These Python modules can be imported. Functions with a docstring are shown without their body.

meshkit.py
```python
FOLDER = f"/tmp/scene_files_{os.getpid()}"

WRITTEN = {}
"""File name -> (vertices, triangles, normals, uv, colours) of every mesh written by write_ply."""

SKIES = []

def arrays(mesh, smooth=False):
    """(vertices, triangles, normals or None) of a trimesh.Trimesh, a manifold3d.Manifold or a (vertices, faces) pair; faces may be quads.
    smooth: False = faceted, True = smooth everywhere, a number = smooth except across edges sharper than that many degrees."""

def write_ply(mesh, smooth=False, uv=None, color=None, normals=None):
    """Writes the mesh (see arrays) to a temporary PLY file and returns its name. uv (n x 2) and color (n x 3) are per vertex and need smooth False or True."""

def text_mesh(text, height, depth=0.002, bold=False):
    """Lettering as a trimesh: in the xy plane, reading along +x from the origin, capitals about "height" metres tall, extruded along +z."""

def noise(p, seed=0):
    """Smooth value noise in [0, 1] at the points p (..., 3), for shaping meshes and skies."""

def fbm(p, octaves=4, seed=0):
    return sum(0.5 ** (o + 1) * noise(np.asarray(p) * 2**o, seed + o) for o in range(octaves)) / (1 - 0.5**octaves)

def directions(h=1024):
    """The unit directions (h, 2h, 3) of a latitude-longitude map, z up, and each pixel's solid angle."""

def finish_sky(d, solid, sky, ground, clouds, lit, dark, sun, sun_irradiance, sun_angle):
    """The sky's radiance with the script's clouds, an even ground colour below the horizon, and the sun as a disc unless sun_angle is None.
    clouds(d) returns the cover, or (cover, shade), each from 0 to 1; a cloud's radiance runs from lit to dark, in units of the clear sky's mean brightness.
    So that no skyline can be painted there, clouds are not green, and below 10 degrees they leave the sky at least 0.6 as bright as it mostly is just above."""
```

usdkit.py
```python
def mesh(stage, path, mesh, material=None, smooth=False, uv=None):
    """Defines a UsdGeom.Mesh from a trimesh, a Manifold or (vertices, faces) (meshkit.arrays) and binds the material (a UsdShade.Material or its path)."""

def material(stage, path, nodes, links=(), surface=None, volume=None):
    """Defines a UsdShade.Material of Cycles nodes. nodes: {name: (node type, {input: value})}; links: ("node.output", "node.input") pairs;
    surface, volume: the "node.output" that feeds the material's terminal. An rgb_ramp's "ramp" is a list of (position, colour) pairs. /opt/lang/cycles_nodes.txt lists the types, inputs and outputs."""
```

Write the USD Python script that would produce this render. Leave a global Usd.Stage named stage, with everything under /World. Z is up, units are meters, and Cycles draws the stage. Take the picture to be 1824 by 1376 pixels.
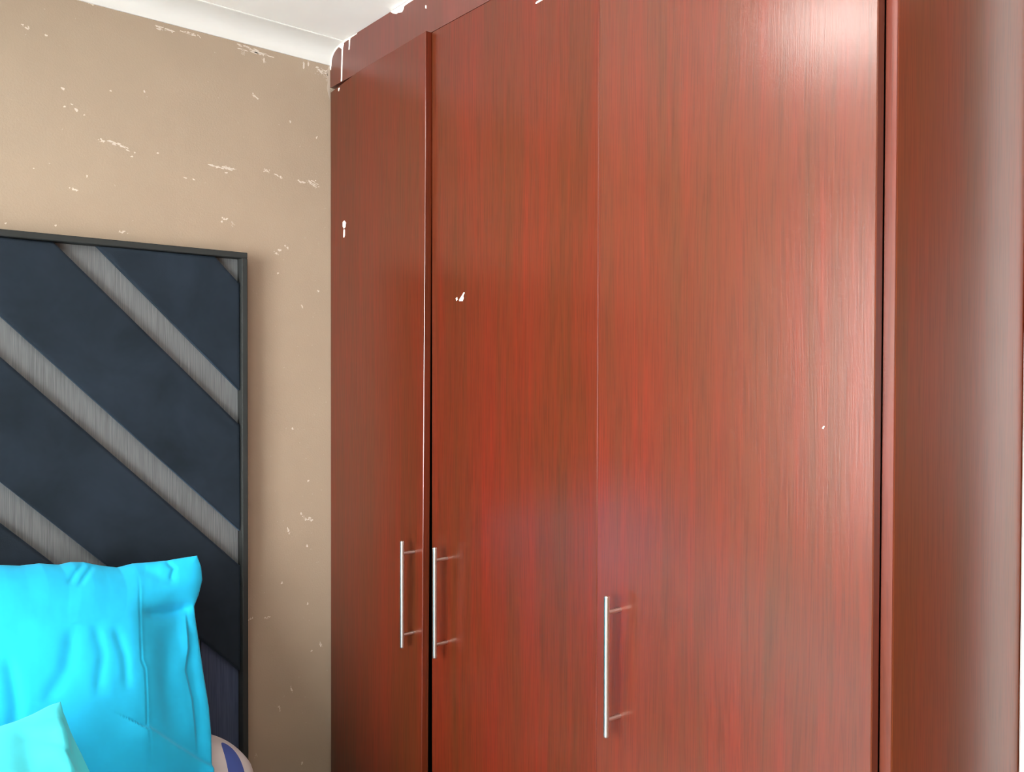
import math, random
import numpy as np
import trimesh
from shapely.geometry import Polygon
import meshkit, usdkit
from pxr import Usd, UsdGeom, UsdLux, UsdShade, Gf, Sdf

stage = Usd.Stage.CreateInMemory()
UsdGeom.SetStageUpAxis(stage, 'Z')
UsdGeom.SetStageMetersPerUnit(stage, 1.0)
UsdGeom.Xform.Define(stage, '/World')
UsdGeom.Scope.Define(stage, '/World/Looks')
rng = random.Random(7)

# ------------------------------------------------------------------ camera, light, exposure
EYE = 1.50
CAM = dict(pos=(-1.1084, -2.1302, EYE), yaw=0.6929, pitch=-0.0147, roll=0.0027, f=1495.94)
EXPOSURE = 1.02
WINDOW_LIGHT = 13.0
WINDOW_COLOUR = (1.0, 0.985, 0.95)
SKY_STRENGTH = 1.0
LAMP = 15.0


def make_camera():
    yaw, pitch, roll = CAM['yaw'], CAM['pitch'], CAM['roll']
    F = np.array([math.sin(yaw) * math.cos(pitch), math.cos(yaw) * math.cos(pitch), math.sin(pitch)])
    R = np.array([math.cos(yaw), -math.sin(yaw), 0.0])
    U = np.cross(R, F)
    R, U = math.cos(roll) * R + math.sin(roll) * U, -math.sin(roll) * R + math.cos(roll) * U
    cam = UsdGeom.Camera.Define(stage, '/World/camera')
    m = Gf.Matrix4d(*[float(x) for x in (*R, 0, *U, 0, *(-F), 0, *CAM['pos'], 1)])
    cam.AddTransformOp().Set(m)
    cam.CreateHorizontalApertureAttr(36.0)
    cam.CreateVerticalApertureAttr(36.0 * 1376 / 1824)
    cam.CreateFocalLengthAttr(CAM['f'] / 1824 * 36.0)
    cam.CreateClippingRangeAttr(Gf.Vec2f(0.02, 200.0))
    cam.CreateExposureAttr(EXPOSURE)


make_camera()

# room: x from X_LEFT (window wall) to X_RIGHT, y from Y_FRONT to 0 (headboard wall), z from 0 to H
X_LEFT, X_RIGHT, Y_FRONT, H = -2.55, 0.4925, -3.45, 2.4007
WIN = dict(y0=-3.00, y1=-0.12, z0=0.82, z1=2.18)

dome = UsdLux.DomeLight.Define(stage, '/World/sky')
dome.CreateColorAttr(Gf.Vec3f(0.75, 0.86, 1.0))
dome.CreateIntensityAttr(SKY_STRENGTH)

day = UsdLux.RectLight.Define(stage, '/World/daylight')
day.CreateWidthAttr(WIN['z1'] - WIN['z0'] + 0.1)
day.CreateHeightAttr(WIN['y1'] - WIN['y0'] + 0.1)
day.CreateColorAttr(Gf.Vec3f(*WINDOW_COLOUR))
day.CreateIntensityAttr(WINDOW_LIGHT)
day.AddTranslateOp().Set(Gf.Vec3d(X_LEFT - 0.30, (WIN['y0'] + WIN['y1']) / 2, (WIN['z0'] + WIN['z1']) / 2))
day.AddRotateYOp().Set(-90.0)

# ------------------------------------------------------------------ helpers
used = {}


def numbered(parent, name):
    k = (parent, name)
    n = used.get(k, 0)
    used[k] = n + 1
    return name if n == 0 else f'{name}_{n:03d}'


def set_data(prim, label=None, cat=None, group=None, kind=None):
    for key, val in (('label', label), ('category', cat), ('group', group), ('kind', kind)):
        if val:
            prim.SetCustomDataByKey(key, val)
    return prim


def thing(name, label=None, cat=None, group=None, kind=None, loc=(0, 0, 0)):
    p = '/World/' + numbered('/World', name)
    x = UsdGeom.Xform.Define(stage, p)
    x.AddTranslateOp().Set(Gf.Vec3d(*map(float, loc)))
    prim = x.GetPrim()
    LOC[p] = np.array(loc, float)
    return set_data(prim, label, cat, group, kind)


LOC = {}


def obj(name, mesh, mat, parent=None, smooth=False, label=None, cat=None, group=None, kind=None):
    """One Mesh prim under parent (or /World); the vertices are given in world coordinates."""
    base = str(parent.GetPath()) if parent else '/World'
    p = base + '/' + numbered(base, name)
    off = LOC.get(base, np.zeros(3))
    LOC[p] = off
    if isinstance(mesh, (tuple, list)):
        v, f = np.asarray(mesh[0], float), np.asarray(mesh[1], int)
        if f.shape[1] == 4:
            f = np.vstack([f[:, [0, 1, 2]], f[:, [0, 2, 3]]])
        mesh = trimesh.Trimesh(v, f, process=False)
    mesh = mesh.copy()
    mesh.vertices = mesh.vertices - off
    m = usdkit.mesh(stage, p, mesh, mat, smooth=smooth)
    return set_data(m.GetPrim(), label, cat, group, kind)


def box(x0, x1, y0, y1, z0, z1):
    b = trimesh.creation.box([x1 - x0, y1 - y0, z1 - z0])
    b.apply_translation([(x0 + x1) / 2, (y0 + y1) / 2, (z0 + z1) / 2])
    return b


def bevel_box(x0, x1, y0, y1, z0, z1, r):
    """Box with chamfered edges: the hull of three shrunken boxes."""
    pts = []
    for a, b, c in ((0, r, r), (r, 0, r), (r, r, 0)):
        for X in (x0 + a, x1 - a):
            for Y in (y0 + b, y1 - b):
                for Z in (z0 + c, z1 - c):
                    pts.append((X, Y, Z))
    return trimesh.convex.convex_hull(np.array(pts))


def cat(*ms):
    return trimesh.util.concatenate(list(ms))


def tube_along(points, r, n=10):
    P = np.asarray(points, float)
    T = np.gradient(P, axis=0)
    T /= np.linalg.norm(T, axis=1)[:, None]
    ref = np.array([0, 0, 1.0]) if abs(T[0][2]) < 0.9 else np.array([1.0, 0, 0])
    A = np.cross(T, ref)
    A /= np.linalg.norm(A, axis=1)[:, None]
    B = np.cross(T, A)
    a = np.linspace(0, 2 * np.pi, n, endpoint=False)
    r = np.broadcast_to(r, (len(P),))
    V = (P[:, None] + r[:, None, None] * (np.cos(a)[None, :, None] * A[:, None] + np.sin(a)[None, :, None] * B[:, None])).reshape(-1, 3)
    F = []
    for i in range(len(P) - 1):
        for j in range(n):
            k = (j + 1) % n
            F += [(i * n + j, i * n + k, (i + 1) * n + k), (i * n + j, (i + 1) * n + k, (i + 1) * n + j)]
    V = np.vstack([V, P[:1], P[-1:]])
    c0, c1 = len(V) - 2, len(V) - 1
    for j in range(n):
        k = (j + 1) % n
        F += [(c0, k, j), (c1, (len(P) - 1) * n + j, (len(P) - 1) * n + k)]
    m = trimesh.Trimesh(V, F, process=False)
    trimesh.repair.fix_normals(m)
    return m


def prism(poly, depth, plane, at):
    """Extrudes a shapely polygon. plane 'yz': polygon (y, z), solid from x = at to at + depth; 'xz': polygon (x, z), solid from y = at to at + depth."""
    parts = [trimesh.creation.extrude_polygon(g, depth, engine='earcut') for g in getattr(poly, 'geoms', [poly]) if g.geom_type == 'Polygon' and g.area > 1e-9]
    m = cat(*parts)
    v = m.vertices.copy()
    m.vertices = np.c_[v[:, 2] + at, v[:, 0], v[:, 1]] if plane == 'yz' else np.c_[v[:, 0], v[:, 2] + at, v[:, 1]]
    trimesh.repair.fix_normals(m)
    return m


# ------------------------------------------------------------------ materials
def M(name, nodes, links, surface='p.BSDF'):
    return usdkit.material(stage, '/World/Looks/' + name, nodes, links, surface=surface)


def plain(name, col, rough=0.5, **kw):
    return M(name, {'p': ('principled_bsdf', {'base_color': col, 'roughness': rough, **kw})}, [])


def painted(name, col, var=0.08, scale=6.0, rough=0.55, bump=0.15, bump_scale=220.0, spec=0.5):
    lo = tuple(c * (1 - var) for c in col)
    hi = tuple(c * (1 + var) for c in col)
    return M(name, {
        'g': ('geometry', {}),
        'n': ('noise_texture', {'scale': scale, 'detail': 4.0, 'roughness': 0.55}),
        'r': ('rgb_ramp', {'ramp': [(0.3, lo), (0.7, hi)]}),
        'b': ('noise_texture', {'scale': bump_scale, 'detail': 3.0}),
        'u': ('bump', {'strength': bump, 'distance': 0.002}),
        'p': ('principled_bsdf', {'roughness': rough, 'specular_ior_level': spec}),
    }, [('g.position', 'n.vector'), ('g.position', 'b.vector'), ('n.fac', 'r.fac'), ('r.color', 'p.base_color'),
        ('b.fac', 'u.height'), ('u.normal', 'p.normal')])


def wood(name, dark, mid, red, rough=0.27, bump=0.2, off=0.0, spec=0.55, ior=1.5):
    """Vertical mahogany laminate: fine pores, streaks and cathedral bands, all stretched along z."""
    return M(name, {
        'g': ('geometry', {}),
        'wob': ('noise_texture', {'scale': 1.0, 'detail': 2.0}),
        'mw': ('mapping', {'location': (off, off * 1.7, off), 'scale': (5.0, 5.0, 0.9)}),
        'wv': ('vector_math', {'math_type': 'multiply', 'vector2': (0.05, 0.05, 0.0)}),
        'add': ('vector_math', {'math_type': 'add'}),
        'm1': ('mapping', {'scale': (300.0, 300.0, 9.0), 'location': (off, off, off)}),
        'n1': ('noise_texture', {'scale': 1.0, 'detail': 3.0, 'roughness': 0.6}),
        'm2': ('mapping', {'scale': (55.0, 55.0, 1.6), 'location': (off, off, off)}),
        'n2': ('noise_texture', {'scale': 1.0, 'detail': 3.0, 'roughness': 0.55}),
        'm3': ('mapping', {'scale': (9.0, 9.0, 1.3), 'location': (off, off, off)}),
        'n3': ('noise_texture', {'scale': 1.0, 'detail': 2.0}),
        'r2': ('rgb_ramp', {'ramp': [(0.30, dark), (0.52, mid), (0.72, red)]}),
        'r3': ('rgb_ramp', {'ramp': [(0.30, (0.84, 1.10, 0.92)), (0.70, (1.12, 0.96, 0.98))]}),
        'r1': ('rgb_ramp', {'ramp': [(0.34, (0.80, 0.78, 0.76)), (0.52, (1.0, 1.0, 1.0)), (0.70, (1.10, 1.09, 1.08))]}),
        'x': ('mix', {'mix_type': 'multiply', 'fac': 1.0}),
        'x2': ('mix', {'mix_type': 'multiply', 'fac': 1.0}),
        'u': ('bump', {'strength': bump, 'distance': 0.0006}),
        'p': ('principled_bsdf', {'roughness': rough, 'specular_ior_level': spec, 'ior': ior}),
    }, [('g.position', 'mw.vector'), ('mw.vector', 'wob.vector'), ('wob.color', 'wv.vector1'),
        ('g.position', 'add.vector1'), ('wv.vector', 'add.vector2'),
        ('add.vector', 'm1.vector'), ('m1.vector', 'n1.vector'), ('add.vector', 'm2.vector'), ('m2.vector', 'n2.vector'),
        ('g.position', 'm3.vector'), ('m3.vector', 'n3.vector'),
        ('n2.fac', 'r2.fac'), ('n3.fac', 'r3.fac'), ('n1.fac', 'r1.fac'),
        ('r2.color', 'x.color1'), ('r3.color', 'x.color2'), ('x.color', 'x2.color1'), ('r1.color', 'x2.color2'),
        ('x2.color', 'p.base_color'), ('n1.fac', 'u.height'), ('u.normal', 'p.normal')])


def velvet(name, lo, hi, sheen, sheen_col):
    return M(name, {
        'g': ('geometry', {}),
        'n': ('noise_texture', {'scale': 7.0, 'detail': 5.0, 'roughness': 0.62, 'distortion': 0.4}),
        'r': ('rgb_ramp', {'ramp': [(0.34, lo), (0.70, hi)]}),
        'b': ('noise_texture', {'scale': 420.0, 'detail': 2.0}),
        'u': ('bump', {'strength': 0.25, 'distance': 0.001}),
        'p': ('principled_bsdf', {'roughness': 0.85, 'specular_ior_level': 0.25, 'sheen_weight': sheen, 'sheen_roughness': 0.45, 'sheen_tint': sheen_col}),
    }, [('g.position', 'n.vector'), ('g.position', 'b.vector'), ('n.fac', 'r.fac'), ('r.color', 'p.base_color'), ('b.fac', 'u.height'), ('u.normal', 'p.normal')])


def brushed(name, lo, hi):
    """Grey strip fabric with fine upright threads."""
    return M(name, {
        'g': ('geometry', {}),
        'm': ('mapping', {'scale': (330.0, 330.0, 9.0)}),
        'n': ('noise_texture', {'scale': 1.0, 'detail': 3.0, 'roughness': 0.65}),
        'r': ('rgb_ramp', {'ramp': [(0.30, lo), (0.70, hi)]}),
        'u': ('bump', {'strength': 0.25, 'distance': 0.0006}),
        'p': ('principled_bsdf', {'roughness': 0.7, 'specular_ior_level': 0.3}),
    }, [('g.position', 'm.vector'), ('m.vector', 'n.vector'), ('n.fac', 'r.fac'), ('r.color', 'p.base_color'), ('n.fac', 'u.height'), ('u.normal', 'p.normal')])


def cloth(name, col):
    return M(name, {
        'g': ('geometry', {}),
        'n': ('noise_texture', {'scale': 14.0, 'detail': 3.0}),
        'r': ('rgb_ramp', {'ramp': [(0.3, tuple(c * 0.95 for c in col)), (0.7, tuple(min(1, c * 1.04) for c in col))]}),
        'b': ('noise_texture', {'scale': 900.0, 'detail': 2.0}),
        'u': ('bump', {'strength': 0.12, 'distance': 0.0006}),
        'p': ('principled_bsdf', {'roughness': 0.75, 'specular_ior_level': 0.3, 'sheen_weight': 0.15, 'sheen_roughness': 0.5, 'sheen_tint': (0.6, 0.95, 1.0)}),
    }, [('g.position', 'n.vector'), ('g.position', 'b.vector'), ('n.fac', 'r.fac'), ('r.color', 'p.base_color'), ('b.fac', 'u.height'), ('u.normal', 'p.normal')])


WALL_COL = (0.400, 0.314, 0.228)
mat_wall = painted('wall_paint', WALL_COL, var=0.03, rough=0.5, bump=0.2)
mat_ceiling = painted('ceiling_paint', (0.92, 0.93, 0.89), var=0.02, rough=0.7, bump=0.1)
mat_cornice = painted('cornice_paint', (0.785, 0.795, 0.76), var=0.02, rough=0.45, bump=0.08)
mat_white_gloss = plain('white_gloss_paint', (0.86, 0.85, 0.82), 0.3)
mat_chip = plain('bare_plaster', (0.68, 0.61, 0.53), 0.7)
mat_smear = plain('rubbed_plaster', (0.50, 0.42, 0.34), 0.7)
mat_drip = plain('dried_white_paint', (0.88, 0.82, 0.76), 0.4)
mat_wood = wood('mahogany_laminate', (0.090, 0.0170, 0.0056), (0.110, 0.0155, 0.0053), (0.132, 0.0142, 0.0052))
mat_wood_left = wood('mahogany_laminate_left_door', (0.088, 0.0170, 0.0056), (0.106, 0.0155, 0.0053), (0.124, 0.0142, 0.0052), off=3.7)
mat_wood_right = wood('mahogany_laminate_right_door', (0.096, 0.0185, 0.0062), (0.114, 0.0172, 0.0058), (0.134, 0.0160, 0.0056), off=8.3, bump=0.22, spec=0.85)
mat_edge = plain('mahogany_edging', (0.10, 0.02, 0.014), 0.35)
mat_frame_wood = wood('mahogany_frame_laminate', (0.105, 0.020, 0.010), (0.115, 0.019, 0.010), (0.128, 0.019, 0.0105), off=5.1, bump=0.1, spec=0.5, rough=0.33)
mat_fascia = wood('mahogany_fascia_laminate', (0.105, 0.020, 0.010), (0.115, 0.019, 0.010), (0.128, 0.019, 0.0105), off=5.1, bump=0.1, ior=1.85, rough=0.36)
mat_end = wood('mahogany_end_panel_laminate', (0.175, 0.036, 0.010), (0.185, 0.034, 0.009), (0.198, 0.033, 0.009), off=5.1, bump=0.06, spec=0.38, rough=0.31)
mat_inside = plain('raw_board', (0.10, 0.06, 0.045), 0.8)
mat_steel = plain('brushed_steel', (0.72, 0.70, 0.66), 0.28, metallic=1.0)
mat_frame = plain('charcoal_fabric_edge', (0.027, 0.030, 0.029), 0.75, specular_ior_level=0.3)
mat_velvet = velvet('charcoal_velvet', (0.0072, 0.0135, 0.0200), (0.0155, 0.0255, 0.0390), 0.2, (0.25, 0.45, 0.70))
mat_strip = brushed('grey_strip_fabric', (0.098, 0.107, 0.110), (0.176, 0.188, 0.192))
mat_strip_shaded = brushed('strip_fabric_shaded', (0.036, 0.052, 0.100), (0.070, 0.095, 0.165))  # strip fabric darkened to navy: the pillow's shade is put into the colour
mat_cyan = cloth('turquoise_cotton', (0.009, 0.535, 0.90))
mat_cyan_pale = cloth('pale_turquoise_cotton', (0.06, 0.66, 0.76))
mat_floor = painted('floor_tile', (0.42, 0.36, 0.30), var=0.06, scale=3.0, rough=0.35, bump=0.05)
mat_bed = plain('bed_base_fabric', (0.03, 0.035, 0.04), 0.8)
mat_door_wood = wood('brown_door_wood', (0.06, 0.020, 0.010), (0.08, 0.022, 0.011), (0.10, 0.024, 0.012), off=1.9)
mat_glass = M('window_glass', {
    't': ('transparent_bsdf', {}), 'gl': ('glossy_bsdf', {'roughness': 0.0}), 'f': ('fresnel', {'IOR': 1.45}), 'm': ('mix_closure', {})},
    [('f.fac', 'm.fac'), ('t.BSDF', 'm.closure1'), ('gl.BSDF', 'm.closure2')], surface='m.closure')

# white fitted sheet with scattered blue leaf shapes (flat print, repeated in the cloth's own x-y)
mat_sheet = M('printed_sheet', {
    'g': ('geometry', {}),
    'm': ('mapping', {'location': (0.0, 0.0, 0.0), 'rotation': (0.0, 0.0, 0.0), 'scale': (1.0, 1.0, 1.0)}),
    'off': ('vector_math', {'math_type': 'add', 'vector2': (0.368, 0.275, 0.0)}),
    'rot': ('vector_rotate', {'rotate_type': 'z_axis', 'angle': 1.50}),
    'sep': ('separate_xyz', {}),
    'px': ('math', {'math_type': 'wrap', 'value2': 0.13, 'value3': -0.13}),
    'py': ('math', {'math_type': 'wrap', 'value2': 0.07, 'value3': -0.07}),
    'dx': ('math', {'math_type': 'divide', 'value2': 0.09}),
    'dy': ('math', {'math_type': 'divide', 'value2': 0.021}),
    'x2': ('math', {'math_type': 'power', 'value2': 2.0}),
    'y2': ('math', {'math_type': 'power', 'value2': 2.0}),
    's': ('math', {'math_type': 'add'}),
    'lt': ('math', {'math_type': 'less_than', 'value2': 1.0}),
    'c': ('mix', {'color1': (0.66, 0.64, 0.64), 'color2': (0.075, 0.125, 0.42)}),
    'p': ('principled_bsdf', {'roughness': 0.8, 'specular_ior_level': 0.2}),
}, [('g.position', 'off.vector1'), ('off.vector', 'rot.vector'), ('rot.vector', 'sep.vector'),
    ('sep.x', 'px.value1'), ('sep.y', 'py.value1'), ('px.value', 'dx.value1'), ('py.value', 'dy.value1'),
    ('dx.value', 'x2.value1'), ('dy.value', 'y2.value1'), ('x2.value', 's.value1'), ('y2.value', 's.value2'),
    ('s.value', 'lt.value1'), ('lt.value', 'c.fac'), ('c.color', 'p.base_color')])

# ------------------------------------------------------------------ the room
T = 0.15
obj('floor', box(X_LEFT - T, X_RIGHT + T, Y_FRONT - T, T, -0.1, 0.0), mat_floor, label='pale tiled bedroom floor', kind='structure')
obj('ceiling', box(X_LEFT - T, X_RIGHT + T, Y_FRONT - T, T, H, H + 0.1), mat_ceiling, label='flat white ceiling above the wardrobe', kind='structure')
wall_back = thing('wall_back', 'beige wall with chipped and scuffed paint behind the headboard', kind='structure')
obj('plaster', box(X_LEFT - T, X_RIGHT + T, 0.0, T, 0.0, H), mat_wall, wall_back)
obj('wall_front', box(X_LEFT - T, X_RIGHT + T, Y_FRONT - T, Y_FRONT, 0.0, H), mat_wall, label='beige wall at the foot of the bed', kind='structure')
DY0, DY1, DH = -2.50, -1.652, 2.26          # the doorway in the right wall
obj('wall_right', cat(box(X_RIGHT, X_RIGHT + T, DY1, 0.0, 0, H), box(X_RIGHT, X_RIGHT + T, Y_FRONT, DY0, 0, H), box(X_RIGHT, X_RIGHT + T, DY0, DY1, DH, H)),
    mat_wall, label='beige wall behind the wardrobe and around the room door', kind='structure')
obj('wall_left', cat(box(X_LEFT - T, X_LEFT, Y_FRONT, WIN['y0'], 0, H), box(X_LEFT - T, X_LEFT, WIN['y1'], 0.0, 0, H),
                     box(X_LEFT - T, X_LEFT, WIN['y0'], WIN['y1'], 0, WIN['z0']), box(X_LEFT - T, X_LEFT, WIN['y0'], WIN['y1'], WIN['z1'], H)),
    mat_wall, label='beige wall with the window opposite the wardrobe', kind='structure')

w = thing('window_1', 'white framed window facing the wardrobe', kind='structure')
y0, y1, z0, z1 = WIN['y0'], WIN['y1'], WIN['z0'], WIN['z1']
xa, xb = X_LEFT - 0.10, X_LEFT - 0.05
obj('window_frame', cat(box(xa, xb, y0, y1, z0, z0 + 0.05), box(xa, xb, y0, y1, z1 - 0.05, z1), box(xa, xb, y0, y0 + 0.05, z0 + 0.05, z1 - 0.05),
                        box(xa, xb, y1 - 0.05, y1, z0 + 0.05, z1 - 0.05), box(xa, xb, (y0 + y1) / 2 - 0.025, (y0 + y1) / 2 + 0.025, z0 + 0.05, z1 - 0.05)), mat_white_gloss, w)
ym = (y0 + y1) / 2
for a, b in ((y0 + 0.05, ym - 0.025), (ym + 0.025, y1 - 0.05)):
    obj('pane', box(xa + 0.02, xa + 0.026, a, b, z0 + 0.05, z1 - 0.05), mat_glass, w)
obj('window_sill', bevel_box(X_LEFT - 0.05, X_LEFT + 0.08, y0 - 0.04, y1 + 0.04, z0 - 0.03, z0, 0.004), mat_white_gloss, w)

# room door with its white casing, at the right edge of the picture
d = thing('door_1', 'white door casing at the right edge of the picture, beside the wardrobe', kind='structure')
obj('casing', bevel_box(0.474, X_RIGHT, -1.648, -1.5855, 0.0, DH + 0.07, 0.003), mat_white_gloss, d)
obj('casing', bevel_box(0.474, X_RIGHT, DY0 - 0.07, DY0 + 0.005, 0.0, DH + 0.07, 0.003), mat_white_gloss, d)
obj('casing', bevel_box(0.474, X_RIGHT, DY0 + 0.006, -1.649, DH, DH + 0.07, 0.003), mat_white_gloss, d)
leaf = obj('door_leaf', bevel_box(X_RIGHT + 0.03, X_RIGHT + 0.07, DY0 + 0.004, DY1 - 0.001, 0.008, DH - 0.004, 0.002), mat_door_wood, d)
obj('door_handle', cat(tube_along([(X_RIGHT + 0.03, DY0 + 0.07, 1.0), (X_RIGHT - 0.02, DY0 + 0.07, 1.0)], 0.009), tube_along([(X_RIGHT - 0.02, DY0 + 0.06, 1.0), (X_RIGHT - 0.02, DY0 + 0.18, 1.0)], 0.009)), mat_steel, leaf)

# cove cornices
CD, CW = 0.0465, 0.078                       # drop below the ceiling and reach out from the wall


def cove(n=14):
    """Cornice section as (distance from wall, z): a hollow quarter between the wall and the ceiling."""
    a = np.linspace(0, np.pi / 2, n)
    e = 0.82
    return [(0.004 + (CW - 0.006) * (1 - np.cos(t) ** e), H - CD + 0.002 + (CD - 0.005) * np.sin(t) ** e) for t in a]


sec = [(0.0, H - CD), (0.004, H - CD)] + cove() + [(CW, H - 0.002), (CW, H), (0.0, H)]
v = prism(Polygon([(-dd, z) for dd, z in sec]), X_RIGHT - X_LEFT, 'yz', X_LEFT)
obj('trim_1', v, mat_cornice, smooth=25, label='white hollow cornice along the top of the scuffed back wall', kind='structure')
v = prism(Polygon([(X_LEFT + dd, z) for dd, z in sec]), -Y_FRONT - CW, 'xz', Y_FRONT)
obj('trim_2', v, mat_cornice, smooth=25, label='white hollow cornice above the window', kind='structure')
obj('baseboard_back', bevel_box(X_LEFT, -0.003, -0.012, 0.0, 0.0, 0.08, 0.003), mat_white_gloss, label='low skirting board behind the bed', kind='structure')

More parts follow.
